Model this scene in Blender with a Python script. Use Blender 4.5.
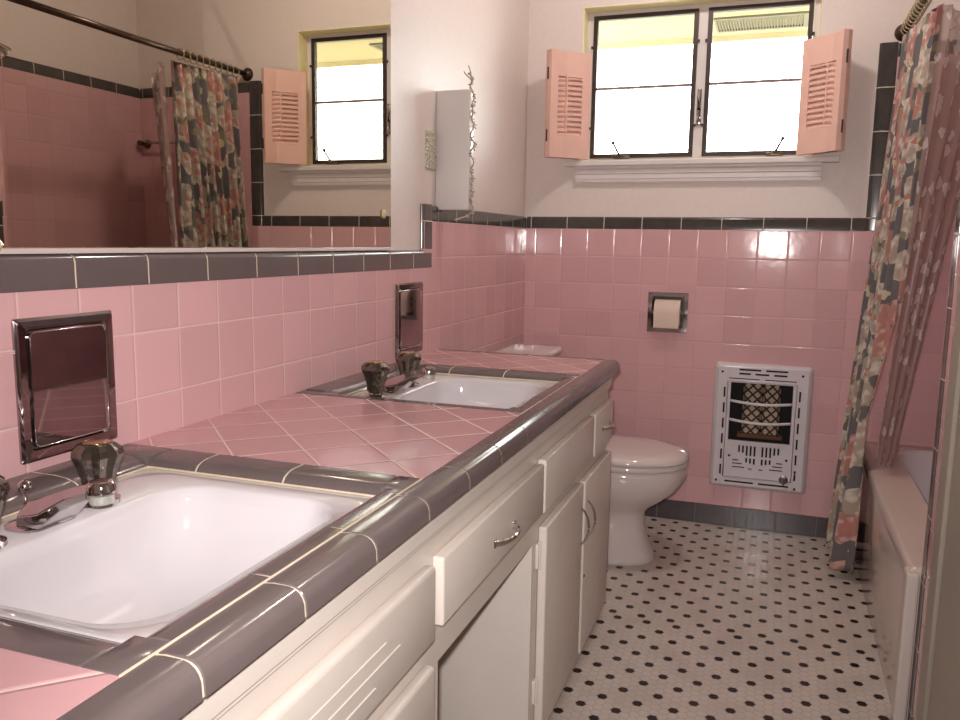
import bpy, bmesh, math, random
from mathutils import Vector, Matrix
random.seed(7)
PI = math.pi
scene = bpy.context.scene
COL = scene.collection
for o in list(bpy.data.objects):
    bpy.data.objects.remove(o, do_unlink=True)

# ------------------------------------------------------------------ camera, world, lights, exposure
cam_d = bpy.data.cameras.new('camera')
cam = bpy.data.objects.new('camera', cam_d)
COL.objects.link(cam)
cam_d.lens = 30.736
cam_d.sensor_width = 36.0
cam_d.clip_start = 0.02
CAMP = Vector((0.9903, -3.3254, 1.1173))
Rm = Matrix(((0.940997, -0.062009, 0.332686), (0.338087, 0.128946, -0.932239), (0.014909, 0.989711, 0.142302)))
cam.matrix_world = Matrix.Translation(CAMP) @ Rm.to_4x4()
scene.camera = cam

w = bpy.data.worlds.new('sky')
scene.world = w
w.use_nodes = True
bgn = w.node_tree.nodes['Background']
bgn.inputs[0].default_value = (0.97, 0.98, 1.0, 1)
bgn.inputs[1].default_value = 13.0


def lamp(name, kind, loc, power, color, size=0.02, aim=None):
    d = bpy.data.lights.new(name, kind)
    d.energy = power
    d.color = color
    if kind == 'AREA':
        d.shape = 'RECTANGLE'; d.size = size[0]; d.size_y = size[1]
    else:
        d.shadow_soft_size = size
    o = bpy.data.objects.new(name, d)
    COL.objects.link(o)
    o.location = loc
    if aim is not None:
        o.rotation_euler = (Vector(aim) - Vector(loc)).to_track_quat('-Z', 'Y').to_euler()
    return o


# the camera's own flash, just above and left of the lens
fl = lamp('camera_flash', 'SPOT', (0.972, -3.318, 1.150), 92.0, (1.0, 0.93, 0.915), 0.012, (0.70, -2.4, 1.00))
fl.data.spot_size = math.radians(104)
fl.data.spot_blend = 1.0
# unseen fill light near the ceiling, added to lift the dark far wall
lamp('fill_light', 'POINT', (0.75, -0.80, 2.38), 18.0, (1.0, 0.91, 0.85), 0.05)

scene.view_settings.view_transform = 'Standard'
scene.view_settings.look = 'None'
scene.view_settings.exposure = 0.0
scene.view_settings.gamma = 1.0
scene.view_settings.use_curve_mapping = False
scene.cycles.use_denoising = True
scene.cycles.max_bounces = 10
scene.cycles.sample_clamp_indirect = 6.0
scene.cycles.caustics_refractive = False

# ------------------------------------------------------------------ key sizes
T = 0.1095            # wall tile pitch
BASE = 0.0829
ZT = BASE + 10 * T    # underside of the high cap
CAPT = ZT + 0.048
ZM = 1.0388           # underside of the cap below the mirror
ZC = 0.779            # counter tile surface
XA = 1.34             # room side of the right wall / tub front
XR = 1.975            # alcove inner wall
YA = -1.325            # alcove near end
ZA = 1.785            # underside of alcove cap
CEIL = 2.45
YN = -3.75            # near wall


# ------------------------------------------------------------------ material helpers
def srgb(r, g, b):
    def f(c):
        c /= 255.0
        return c / 12.92 if c <= 0.04045 else ((c + 0.055) / 1.055) ** 2.4
    return (f(r), f(g), f(b), 1.0)


class S:
    """node socket with arithmetic"""
    def __init__(s, nt, k): s.nt = nt; s.k = k
    def m(s, op, *o, clamp=False):
        n = s.nt.nodes.new('ShaderNodeMath'); n.operation = op; n.use_clamp = clamp
        for i, v in enumerate((s,) + o):
            if isinstance(v, S): s.nt.links.new(v.k, n.inputs[i])
            else: n.inputs[i].default_value = v
        return S(s.nt, n.outputs[0])
    def __add__(s, o): return s.m('ADD', o)
    def __sub__(s, o): return s.m('SUBTRACT', o)
    def __mul__(s, o): return s.m('MULTIPLY', o)
    def __truediv__(s, o): return s.m('DIVIDE', o)
    def rsub(s, v):
        n = s.nt.nodes.new('ShaderNodeMath'); n.operation = 'SUBTRACT'
        n.inputs[0].default_value = v; s.nt.links.new(s.k, n.inputs[1]); return S(s.nt, n.outputs[0])
    def floor(s): return s.m('FLOOR')
    def abs(s): return s.m('ABSOLUTE')
    def min(s, o): return s.m('MINIMUM', o)
    def max(s, o): return s.m('MAXIMUM', o)
    def gt(s, o): return s.m('GREATER_THAN', o)
    def lt(s, o): return s.m('LESS_THAN', o)
    def step(s, a, b, t0=0.0, t1=1.0):
        n = s.nt.nodes.new('ShaderNodeMapRange'); n.interpolation_type = 'SMOOTHSTEP'
        s.nt.links.new(s.k, n.inputs[0])
        for i, v in zip((1, 2, 3, 4), (a, b, t0, t1)): n.inputs[i].default_value = v
        return S(s.nt, n.outputs[0])


def newmat(name):
    m = bpy.data.materials.new(name); m.use_nodes = True
    nt = m.node_tree
    return m, nt, nt.nodes['Principled BSDF']


def uvs(nt):
    t = nt.nodes.new('ShaderNodeUVMap')
    sp = nt.nodes.new('ShaderNodeSeparateXYZ'); nt.links.new(t.outputs[0], sp.inputs[0])
    return S(nt, sp.outputs[0]), S(nt, sp.outputs[1]), t.outputs[0]


def mixc(nt, fac, a, b):
    n = nt.nodes.new('ShaderNodeMix'); n.data_type = 'RGBA'
    if isinstance(fac, S): nt.links.new(fac.k, n.inputs[0])
    else: n.inputs[0].default_value = fac
    for i, v in ((6, a), (7, b)):
        if isinstance(v, tuple): n.inputs[i].default_value = v
        else: nt.links.new(v, n.inputs[i])
    return n.outputs[2]


def noise(nt, vec, scale, detail=3, w=None):
    n = nt.nodes.new('ShaderNodeTexNoise'); n.inputs['Scale'].default_value = scale; n.inputs['Detail'].default_value = detail
    if vec is not None: nt.links.new(vec, n.inputs['Vector'])
    return S(nt, n.outputs[0])


def bump(nt, h, bsdf, dist=1.0, strength=1.0):
    n = nt.nodes.new('ShaderNodeBump'); n.inputs['Distance'].default_value = dist; n.inputs['Strength'].default_value = strength
    nt.links.new(h.k, n.inputs['Height']); nt.links.new(n.outputs[0], bsdf.inputs['Normal'])


def objvec(nt):
    return nt.nodes.new('ShaderNodeTexCoord').outputs['Object']


def plain(name, c, rough=0.5, metal=0.0, nscale=None, nbump=0.0, var=0.0, coat=0.0, spec=0.5):
    m, nt, b = newmat(name)
    b.inputs['Roughness'].default_value = rough
    b.inputs['Metallic'].default_value = metal
    b.inputs['Coat Weight'].default_value = coat
    b.inputs['Specular IOR Level'].default_value = spec
    ns = noise(nt, objvec(nt), nscale or 12.0, 4)
    d = tuple(max(0, v * (1 - var)) for v in c[:3]) + (1,)
    nt.links.new(mixc(nt, ns.step(0.3, 0.7), c, d), b.inputs['Base Color'])
    if nbump: bump(nt, ns, b, nbump)
    return m


def tile_mat(name, col, grout, pu, pv, ou=0.0, ov=0.0, gw=0.0022, rough=0.09, rot=False, tilt=0.006, var=0.05, pillow=0.0035):
    m, nt, b = newmat(name)
    u, v, vec = uvs(nt)
    if rot:
        u, v = (u + v) * 0.70710678, (u - v) * 0.70710678
    a = (u - ou) / pu; c = (v - ov) / pv
    iu, iv = a.floor(), c.floor()
    fu, fv = a - iu, c - iv
    du = fu.min(fu.rsub(1.0)) * pu
    dv = fv.min(fv.rsub(1.0)) * pv
    d = du.min(dv)
    comb = nt.nodes.new('ShaderNodeCombineXYZ'); nt.links.new(iu.k, comb.inputs[0]); nt.links.new(iv.k, comb.inputs[1])
    wn = nt.nodes.new('ShaderNodeTexWhiteNoise'); wn.noise_dimensions = '3D'; nt.links.new(comb.outputs[0], wn.inputs[0])
    sp = nt.nodes.new('ShaderNodeSeparateColor'); nt.links.new(wn.outputs['Color'], sp.inputs[0])
    r1, r2, r3 = (S(nt, sp.outputs[i]) for i in range(3))
    mask = d.step(gw * 0.5 - 0.0004, gw * 0.5 + 0.0004)
    d2 = tuple(x * (1 - var * 2) for x in col[:3]) + (1,)
    cc = mixc(nt, r3, col, d2)
    nt.links.new(mixc(nt, mask, grout, cc), b.inputs['Base Color'])
    nt.links.new(mask.step(0, 1, 0.7, rough).k, b.inputs['Roughness'])
    h = d.step(gw * 0.4, gw * 0.5 + pillow, 0.0, 0.0007)
    h = h + (r1 - 0.5) * fu * (tilt * pu) + (r2 - 0.5) * fv * (tilt * pv)
    h = h + noise(nt, vec, 22.0, 1) * 0.00035
    bump(nt, h, b)
    return m


PINK = srgb(217, 173, 175)
GROUT = srgb(222, 196, 182)
DARK = srgb(104, 93, 92)
M = {}
M['tile_back'] = tile_mat('pink_tile_back', PINK, srgb(205, 165, 155), T, T, 0.0437, ZT)
M['tile_left'] = tile_mat('pink_tile_left', PINK, GROUT, T, T, -1.0468, ZT)
M['tile_alcove'] = tile_mat('pink_tile_alcove', PINK, srgb(205, 160, 150), T, T, 0.0, ZT)
M['tile_counter'] = tile_mat('pink_tile_counter', srgb(212, 165, 168), srgb(232, 206, 198), 0.1115, 0.1115,
                             (0.368 - 2.122) * 0.70710678, (0.368 + 2.122) * 0.70710678, gw=0.0034, rot=True, rough=0.12, tilt=0.004)
M['tile_counter_near'] = tile_mat('pink_tile_counter_near', srgb(212, 165, 168), srgb(232, 206, 198), 0.1115, 0.1115,
                                  -1.645, 2.384, gw=0.0034, rot=True, rough=0.12, tilt=0.004)
M['dark'] = plain('dark_glazed_tile', DARK, 0.13, var=0.05, nscale=25, coat=0.0)
M['black'] = plain('black_glazed_tile', srgb(74, 68, 65), 0.15, var=0.2, nscale=25)
M['grout'] = plain('cream_grout', srgb(222, 206, 182), 0.75, var=0.1, nscale=60)
M['plaster'] = plain('painted_plaster', srgb(224, 212, 205), 0.42, nscale=60, nbump=0.0006, var=0.03)
M['ceiling'] = plain('ceiling_paint', srgb(222, 212, 204), 0.7, nscale=40, var=0.02)
M['reveal'] = plain('cream_reveal_paint', srgb(250, 240, 190), 0.6, nscale=30, var=0.03)
M['woodwhite'] = plain('white_window_paint', srgb(222, 214, 210), 0.35, nscale=30, var=0.04)
M['cabinet'] = plain('cream_cabinet_paint', srgb(222, 212, 202), 0.33, nscale=9, var=0.05, nbump=0.0004)
M['porcelain'] = plain('white_porcelain', srgb(214, 209, 211), 0.07, nscale=5, var=0.01, coat=0.4)
M['toilet'] = plain('toilet_china', srgb(214, 203, 200), 0.08, nscale=5, var=0.01, coat=0.4)
M['tub'] = plain('tub_enamel', srgb(204, 189, 179), 0.11, nscale=6, var=0.03, coat=0.3)
M['tubwhite'] = plain('tub_inner_enamel', srgb(215, 210, 212), 0.12, nscale=6, var=0.02)
M['chrome'] = plain('chrome', srgb(205, 200, 200), 0.07, 1.0, nscale=40, var=0.06)
M['chrome_door'] = plain('polished_chrome_plate', srgb(172, 160, 162), 0.045, 1.0, nscale=30, var=0.1)
M['steel'] = plain('brown_steel_frame', srgb(62, 48, 42), 0.4, 0.3, nscale=30, var=0.15)
M['bronze'] = plain('aged_bronze', srgb(105, 85, 68), 0.35, 0.8, nscale=30, var=0.2)
M['shutter'] = plain('salmon_shutter_paint', srgb(232, 190, 176), 0.45, nscale=14, var=0.05)
M['hinge'] = plain('dark_hinge', srgb(50, 38, 34), 0.5, 0.5)
M['enamel'] = plain('heater_enamel', srgb(214, 208, 212), 0.2, nscale=10, var=0.02)
M['void'] = plain('dark_cavity', srgb(30, 26, 25), 0.8)
M['ceramic'] = plain('burner_ceramic', srgb(176, 158, 140), 0.8, nscale=50, var=0.25)
M['paper'] = plain('toilet_paper', srgb(226, 205, 190), 0.95, nscale=80, var=0.04)
M['card'] = plain('brown_card', srgb(150, 120, 90), 0.9)
M['door'] = plain('cream_door_paint', srgb(160, 150, 138), 0.45, nscale=8, var=0.05)
M['plastic'] = plain('white_box_enamel', srgb(214, 207, 203), 0.3, nscale=10, var=0.02)
M['garland'] = plain('dried_garland', srgb(196, 176, 158), 0.8, nscale=120, var=0.35)
M['brass'] = plain('brass_edge', srgb(200, 170, 110), 0.2, 1.0)
M['rod'] = plain('brown_rod', srgb(80, 62, 52), 0.28, 0.6, nscale=20, var=0.15)
M['soffit'] = plain('yellow_soffit_paint', srgb(162, 153, 116), 0.8, nscale=6, var=0.05)
M['concrete'] = plain('pale_paving', srgb(150, 148, 132), 0.9, nscale=3, var=0.1)
M['wire'] = plain('wire', srgb(120, 110, 105), 0.6)
M['mirror'] = plain('mirror_silver', srgb(212, 206, 192), 0.0, 1.0, var=0.0)
M['ringcap'] = plain('pink_cap', srgb(205, 170, 160), 0.3)


def acrylic():
    m, nt, b = newmat('smoky_acrylic')
    b.inputs['Base Color'].default_value = srgb(126, 116, 108)
    b.inputs['Roughness'].default_value = 0.03
    b.inputs['Transmission Weight'].default_value = 0.5
    b.inputs['Metallic'].default_value = 0.8
    b.inputs['IOR'].default_value = 1.49
    ns = noise(nt, objvec(nt), 60, 2); bump(nt, ns, b, 0.0008)
    return m


def pane_glass():
    m = bpy.data.materials.new('window_glass'); m.use_nodes = True
    nt = m.node_tree; nt.nodes.clear()
    out = nt.nodes.new('ShaderNodeOutputMaterial'); tr = nt.nodes.new('ShaderNodeBsdfTransparent'); gl = nt.nodes.new('ShaderNodeBsdfGlossy')
    tr.inputs[0].default_value = (0.97, 0.98, 0.96, 1); gl.inputs['Roughness'].default_value = 0.01
    fr = nt.nodes.new('ShaderNodeFresnel'); fr.inputs[0].default_value = 1.45
    mx = nt.nodes.new('ShaderNodeMixShader')
    nt.links.new(fr.outputs[0], mx.inputs[0]); nt.links.new(tr.outputs[0], mx.inputs[1]); nt.links.new(gl.outputs[0], mx.inputs[2])
    nt.links.new(mx.outputs[0], out.inputs[0])
    return m


def hex_floor():
    m, nt, b = newmat('hex_mosaic')
    x, y, vec = uvs(nt)
    seam = y.gt(-0.958)
    x = x - 0.562 + seam * 0.0215
    y = y + 1.424 + seam * -0.036
    p = 0.0251; cx = p * 0.8660254
    # two rectangular lattices of hexagon centres
    def lattice(ox, oy):
        a = ((x - ox) / (2 * cx)); i = (a + 0.5).floor()
        c = ((y - oy) / p); j = (c + 0.5).floor()
        dx = (a - i) * (2 * cx); dy = (c - j) * p
        r = dx.abs() * 0.8660254 + dy.abs() * 0.5
        return i, j, r.max(dy.abs())
    i0, j0, d0 = lattice(0, 0)
    i1, j1, d1 = lattice(cx, p * 0.5)
    near0 = d0.lt(d1)
    d = d0.min(d1)
    # every other column, every other hexagon, staggered
    q = (j0 + i0 * 2.0 + 0.001) * 0.25
    fq = q - q.floor()
    blk = near0 * fq.lt(0.125)
    tile = d.step(p * 0.5 - 0.0016, p * 0.5 - 0.0008, 1.0, 0.0)
    ns = noise(nt, vec, 9.0, 4)
    white = mixc(nt, ns.step(0.35, 0.7), srgb(206, 196, 188), srgb(194, 183, 174))
    tc = mixc(nt, blk, white, srgb(34, 27, 26))
    nt.links.new(mixc(nt, tile, srgb(170, 158, 148), tc), b.inputs['Base Color'])
    nt.links.new(tile.step(0, 1, 0.8, 0.2).k, b.inputs['Roughness'])
    bump(nt, tile * 0.0004 + noise(nt, vec, 60, 1) * 0.0002, b)
    return m


def floral(name, ground, sheer=0.0, dim=1.0):
    m, nt, b = newmat(name)
    u, v, vec = uvs(nt)
    b.inputs['Roughness'].default_value = 0.75
    warp = nt.nodes.new('ShaderNodeTexNoise'); warp.inputs['Scale'].default_value = 18; nt.links.new(vec, warp.inputs['Vector'])
    add = nt.nodes.new('ShaderNodeMixRGB'); add.blend_type = 'ADD'; add.inputs[0].default_value = 0.06
    nt.links.new(vec, add.inputs[1]); nt.links.new(warp.outputs['Color'], add.inputs[2])
    def vor(scale, feat='F1'):
        n = nt.nodes.new('ShaderNodeTexVoronoi'); n.inputs['Scale'].default_value = scale; n.feature = feat
        n.voronoi_dimensions = '2D'
        nt.links.new(add.outputs[0], n.inputs['Vector']); return n
    big = vor(11); sp = nt.nodes.new('ShaderNodeSeparateColor'); nt.links.new(big.outputs['Color'], sp.inputs[0])
    D = S(nt, big.outputs['Distance']); r = S(nt, sp.outputs[0]); g = S(nt, sp.outputs[1])
    small = vor(30); sd = S(nt, small.outputs['Distance'])
    leaf = vor(17); ld = S(nt, leaf.outputs['Distance']); spl = nt.nodes.new('ShaderNodeSeparateColor'); nt.links.new(leaf.outputs['Color'], spl.inputs[0])
    lr = S(nt, spl.outputs[0])
    c = ground
    c = mixc(nt, ld.lt(0.34) * lr.gt(0.62), c, srgb(134, 126, 104))
    c = mixc(nt, ld.lt(0.30) * lr.lt(0.22), c, srgb(200, 182, 152))
    bloom = D.lt(0.60) * g.gt(0.14)
    petal = mixc(nt, sd.step(0.1, 0.55), srgb(206, 196, 182), srgb(168, 152, 138))
    coral = mixc(nt, sd.step(0.1, 0.5), srgb(206, 168, 156), srgb(170, 124, 114))
    bc = mixc(nt, r.gt(0.66), petal, coral)
    c = mixc(nt, bloom, c, bc)
    c = mixc(nt, (D.lt(0.13)) * bloom, c, srgb(184, 122, 110))
    nt.links.new(c, b.inputs['Base Color'])
    b.inputs['Specular IOR Level'].default_value = 0.2
    bump(nt, noise(nt, vec, 400, 1), b, 0.0003)
    return m


def sheer():
    m = bpy.data.materials.new('sheer_liner'); m.use_nodes = True
    nt = m.node_tree; nt.nodes.clear()
    out = nt.nodes.new('ShaderNodeOutputMaterial')
    u, v, vec = uvs(nt)
    vo = nt.nodes.new('ShaderNodeTexVoronoi'); vo.inputs['Scale'].default_value = 24; vo.voronoi_dimensions = '2D'
    wv = nt.nodes.new('ShaderNodeTexNoise'); wv.inputs['Scale'].default_value = 30; nt.links.new(vec, wv.inputs['Vector'])
    ad = nt.nodes.new('ShaderNodeMixRGB'); ad.blend_type = 'ADD'; ad.inputs[0].default_value = 0.05
    nt.links.new(vec, ad.inputs[1]); nt.links.new(wv.outputs['Color'], ad.inputs[2]); nt.links.new(ad.outputs[0], vo.inputs['Vector'])
    sp = nt.nodes.new('ShaderNodeSeparateColor'); nt.links.new(vo.outputs['Color'], sp.inputs[0])
    blot = S(nt, vo.outputs['Distance']).lt(0.42) * S(nt, sp.outputs[0]).gt(0.62)
    col = mixc(nt, blot, srgb(172, 146, 138), srgb(206, 190, 188))
    df = nt.nodes.new('ShaderNodeBsdfDiffuse'); nt.links.new(col, df.inputs[0])
    tl = nt.nodes.new('ShaderNodeBsdfTranslucent'); nt.links.new(col, tl.inputs[0])
    gl = nt.nodes.new('ShaderNodeBsdfGlossy'); gl.inputs['Roughness'].default_value = 0.3
    m1 = nt.nodes.new('ShaderNodeMixShader'); m1.inputs[0].default_value = 0.3
    nt.links.new(df.outputs[0], m1.inputs[1]); nt.links.new(tl.outputs[0], m1.inputs[2])
    m3 = nt.nodes.new('ShaderNodeMixShader'); m3.inputs[0].default_value = 0.06
    nt.links.new(m1.outputs[0], m3.inputs[1]); nt.links.new(gl.outputs[0], m3.inputs[2])
    tr = nt.nodes.new('ShaderNodeBsdfTransparent')
    m2 = nt.nodes.new('ShaderNodeMixShader')
    nt.links.new(blot.step(0, 1, 0.62, 0.82).k, m2.inputs[0])
    nt.links.new(tr.outputs[0], m2.inputs[1]); nt.links.new(m3.outputs[0], m2.inputs[2])
    nt.links.new(m2.outputs[0], out.inputs[0])
    return m


def lattice_mat():
    m, nt, b = newmat('radiant_lattice')
    u, v, vec = uvs(nt)
    a = (u + v) / 0.036; c = (u - v) / 0.036
    fa = (a - a.floor()) - 0.5; fc = (c - c.floor()) - 0.5
    e = fa.abs().max(fc.abs())
    nt.links.new(mixc(nt, e.gt(0.36), srgb(178, 160, 138), srgb(52, 38, 32)), b.inputs['Base Color'])
    b.inputs['Roughness'].default_value = 0.8
    return m


def lace_mat():
    m, nt, b = newmat('lace_plate')
    n = nt.nodes.new('ShaderNodeTexVoronoi'); n.inputs['Scale'].default_value = 130; n.feature = 'DISTANCE_TO_EDGE'
    nt.links.new(objvec(nt), n.inputs['Vector'])
    d = S(nt, n.outputs['Distance'])
    nt.links.new(mixc(nt, d.step(0.05, 0.25), srgb(150, 142, 118), srgb(232, 228, 214)), b.inputs['Base Color'])
    b.inputs['Roughness'].default_value = 0.5
    bump(nt, d, b, 0.002)
    return m


M['acrylic'] = acrylic(); M['glass'] = pane_glass(); M['hex'] = hex_floor()
M['floral'] = floral('floral_fabric', srgb(106, 101, 102)); M['sheer'] = sheer()
M['lattice'] = lattice_mat(); M['lace'] = lace_mat()


# ------------------------------------------------------------------ geometry helpers
def uvbox(bm):
    uvl = bm.loops.layers.uv.verify()
    bm.normal_update()
    for f in bm.faces:
        n = f.normal; ax = max(range(3), key=lambda i: abs(n[i]))
        for l in f.loops:
            c = l.vert.co
            l[uvl].uv = (c.y, c.z) if ax == 0 else ((c.x, c.z) if ax == 1 else (c.x, c.y))


def obj(name, bm, mat, parent=None, smooth=False, world=True, keepuv=False, angle=None, label=None):
    """bm is in world coordinates; with a parent the vertices are moved into its frame"""
    if not keepuv: uvbox(bm)
    if parent is not None:
        bm.transform(Matrix.Translation(-Vector(parent['_base'])))
    me = bpy.data.meshes.new(name)
    bm.to_mesh(me); bm.free()
    for mm in (mat if isinstance(mat, (list, tuple)) else [mat]): me.materials.append(mm)
    if smooth:
        me.polygons.foreach_set('use_smooth', [True] * len(me.polygons))
        if angle: me.set_sharp_from_angle(angle=math.radians(angle))
    o = bpy.data.objects.new(name, me)
    COL.objects.link(o)
    if parent is not None:
        o.parent = parent
        o['_base'] = list(parent['_base'])
    else:
        o['_base'] = [0.0, 0.0, 0.0]
    if label: o['label'] = label
    return o


def thing(name, label, cat, loc, group=None):
    o = bpy.data.objects.new(name, None); COL.objects.link(o)
    o.empty_display_size = 0.05
    o.location = loc; o['label'] = label; o['category'] = cat; o['_base'] = list(loc)
    if group: o['group'] = group
    return o


def tag(o, label, cat, group=None):
    o['label'] = label; o['category'] = cat
    if group: o['group'] = group
    return o


def recenter(o):
    """give a one-mesh thing an origin at its base"""
    me = o.data
    n = len(me.vertices)
    xs = [v.co for v in me.vertices]
    c = Vector(((min(v.x for v in xs) + max(v.x for v in xs)) / 2, (min(v.y for v in xs) + max(v.y for v in xs)) / 2, min(v.z for v in xs)))
    me.transform(Matrix.Translation(-c)); o.location = c
    return o


def struct(name, bm, mat, **k):
    o = obj(name, bm, mat, **k); o['kind'] = 'structure'; return o


def clean(o):
    pass


def box(bm, x0, x1, y0, y1, z0, z1, bev=0.0, seg=2, mi=0):
    vs = [bm.verts.new((x, y, z)) for x in (x0, x1) for y in (y0, y1) for z in (z0, z1)]
    idx = [(0, 1, 3, 2), (4, 6, 7, 5), (0, 4, 5, 1), (2, 3, 7, 6), (0, 2, 6, 4), (1, 5, 7, 3)]
    fs = [bm.faces.new([vs[i] for i in f]) for f in idx]
    for f in fs: f.material_index = mi
    if bev > 0:
        es = list({e for f in fs for e in f.edges})
        r = bmesh.ops.bevel(bm, geom=es, offset=bev, segments=seg, profile=0.5, affect='EDGES')
        for f in r['faces']: f.material_index = mi
        return list({v for f in r['faces'] for v in f.verts} | {v for v in vs if v.is_valid})
    return vs


def loft(bm, rings, cap0=True, cap1=True, mi=0, closed=True):
    rv = [[bm.verts.new(p) for p in r] for r in rings]
    n = len(rv[0])
    for a, b in zip(rv, rv[1:]):
        for i in range(n if closed else n - 1):
            j = (i + 1) % n
            f = bm.faces.new((a[i], a[j], b[j], b[i])); f.material_index = mi
    if cap0: bm.faces.new(rv[0][::-1]).material_index = mi
    if cap1: bm.faces.new(rv[-1]).material_index = mi
    return rv


def fixn(bm): bmesh.ops.recalc_face_normals(bm, faces=bm.faces[:])


def rrect(cx, cy, hx, hy, r, z, n=6):
    r = min(r, hx - 1e-4, hy - 1e-4); pts = []
    for k, (sx, sy) in enumerate(((1, 1), (-1, 1), (-1, -1), (1, -1))):
        for i in range(n + 1):
            a = k * PI / 2 + i * PI / 2 / n
            pts.append((cx + sx * (hx - r) + r * math.cos(a), cy + sy * (hy - r) + r * math.sin(a), z))
    return pts


def lathe(bm, c, prof, n=24, axis='z', mi=0, fac=None):
    rings = []
    for r, h in prof:
        ring = []
        for i in range(n):
            a = 2 * PI * i / n
            rr = r * (1 if not fac else (1 - fac * (i % 2)))
            p = (rr * math.cos(a), rr * math.sin(a), h)
            if axis == 'x': p = (h, p[0], p[1])
            elif axis == 'y': p = (p[0], h, p[1])
            ring.append((c[0] + p[0], c[1] + p[1], c[2] + p[2]))
        rings.append(ring)
    loft(bm, rings, mi=mi)


def tube(bm, pts, r, n=10, mi=0, flat=1.0):
    pts = [Vector(p) for p in pts]; rings = []
    rs = r if isinstance(r, (list, tuple)) else [r] * len(pts)
    up = Vector((0, 0, 1))
    for i, p in enumerate(pts):
        d = (pts[min(i + 1, len(pts) - 1)] - pts[max(i - 1, 0)]).normalized()
        s = d.cross(up)
        if s.length < 1e-3: s = d.cross(Vector((1, 0, 0)))
        s.normalize(); u = s.cross(d)
        rings.append([p + s * (rs[i] * math.cos(2 * PI * k / n)) + u * (rs[i] * flat * math.sin(2 * PI * k / n)) for k in range(n)])
    loft(bm, rings, mi=mi)


def perf(bm, a0, a1, b0, b1, holes, t0, t1, mp, mi=0):
    """solid plate a x b between thickness t0..t1 with rectangular holes; mp(a,b,t) -> world point"""
    As = sorted({a0, a1} | {h[i] for h in holes for i in (0, 1)}); As = [a for a in As if a0 <= a <= a1]
    Bs = sorted({b0, b1} | {h[i] for h in holes for i in (2, 3)}); Bs = [b for b in Bs if b0 <= b <= b1]
    def inh(a, b): return any(h[0] < a < h[1] and h[2] < b < h[3] for h in holes)
    def q(p): f = bm.faces.new([bm.verts.new(mp(*x)) for x in p]); f.material_index = mi
    for b, B in zip(Bs, Bs[1:]):
        run = None
        for a, A in list(zip(As, As[1:])) + [(None, None)]:
            solid = a is not None and not inh((a + A) / 2, (b + B) / 2)
            if solid and run is None: run = a
            if not solid and run is not None:
                e = a if a is not None else a1
                for t in (t0, t1): q([(run, b, t), (e, b, t), (e, B, t), (run, B, t)])
                run = None
    for h in holes + [(a0, a1, b0, b1)]:
        for (p, r) in (((h[0], h[2]), (h[1], h[2])), ((h[1], h[2]), (h[1], h[3])), ((h[1], h[3]), (h[0], h[3])), ((h[0], h[3]), (h[0], h[2]))):
            q([(*p, t0), (*r, t0), (*r, t1), (*p, t1)])
    fixn(bm)


def trim_run(bm, prof, tiles, mp, gap=0.0022, inset=0.0012, ginset=0.0012):
    """profile (p,q) swept over each tile interval (s0,s1); grout core behind. mp(s,p,q)->world"""
    cp = sum(p for p, q in prof) / len(prof); cq = sum(q for p, q in prof) / len(prof)
    inn = [(cp + (p - cp) * (1 - 0.06), cq + (q - cq) * (1 - 0.06)) for p, q in prof]
    def off(k):
        out = []
        for p, q in prof:
            d = math.hypot(p - cp, q - cq) or 1
            out.append((p - (p - cp) / d * k, q - (q - cq) / d * k))
        return out
    e = off(0.0015); g = off(ginset)
    for s0, s1 in tiles:
        a, b = s0 + gap / 2, s1 - gap / 2
        loft(bm, [[mp(a, p, q) for p, q in e]] + [[mp(k, p, q) for p, q in prof] for k in (a + 0.0012, a + 0.003, b - 0.003, b - 0.0012)] + [[mp(b, p, q) for p, q in e]], mi=0)
    s0 = tiles[0][0] + 0.003; s1 = tiles[-1][1] - 0.003
    loft(bm, [[mp(s0, p, q) for p, q in g], [mp(s1, p, q) for p, q in g]], mi=1)
    fixn(bm)


def cuts(s0, s1, pitch, start=None):
    out = []; s = start if start is not None else s0
    while s > s0: s -= pitch
    k = s
    while k < s1 - 1e-6:
        a, b = max(k, s0), min(k + pitch, s1)
        if b - a > 0.014 or not out: out.append((a, b))
        else: out[-1] = (out[-1][0], b)
        k += pitch
    if len(out) > 1 and out[0][1] - out[0][0] < 0.014: out = [(out[0][0], out[1][1])] + out[2:]
    return out


# ------------------------------------------------------------------ room shell
bm = bmesh.new(); box(bm, -0.1, 2.1, YN - 0.1, 0.16, -0.06, 0.0); struct('floor', bm, M['hex'])
bm = bmesh.new(); box(bm, -0.1, 2.1, YN - 0.1, 0.16, CEIL, CEIL + 0.06); struct('ceiling', bm, M['ceiling'])

W0, W1, WB, WT = 0.214, 1.090, 1.447, 2.040      # window opening
TPH = (0.530, 0.660, 0.785, 0.918)               # recess for the paper holder
HTH = (0.835, 1.122, 0.215, 0.62)                # recess for the heater
mpy = lambda a, b, t: (a, t, b)
bm = bmesh.new()
perf(bm, -0.1, 2.1, 0.0, CEIL, [(W0, W1, WB, WT), TPH, HTH], 0.012, 0.16, mpy)
struct('wall_back', bm, M['plaster'])
bm = bmesh.new()
perf(bm, 0.0, XR, BASE, ZT, [TPH, HTH], 0.0, 0.012, mpy)
box(bm, 1.3455, XR, 0.0, 0.012, ZT, ZA)
wt = struct('wall_back_tiles', bm, M['tile_back'])
bm = bmesh.new()
perf(bm, 0.532, 0.658, 0.787, 0.916, [], 0.085, 0.159, mpy); perf(bm, 0.84, 1.12, 0.22, 0.615, [], 0.085, 0.159, mpy)
struct('wall_back_recess', bm, M['void'])

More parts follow.
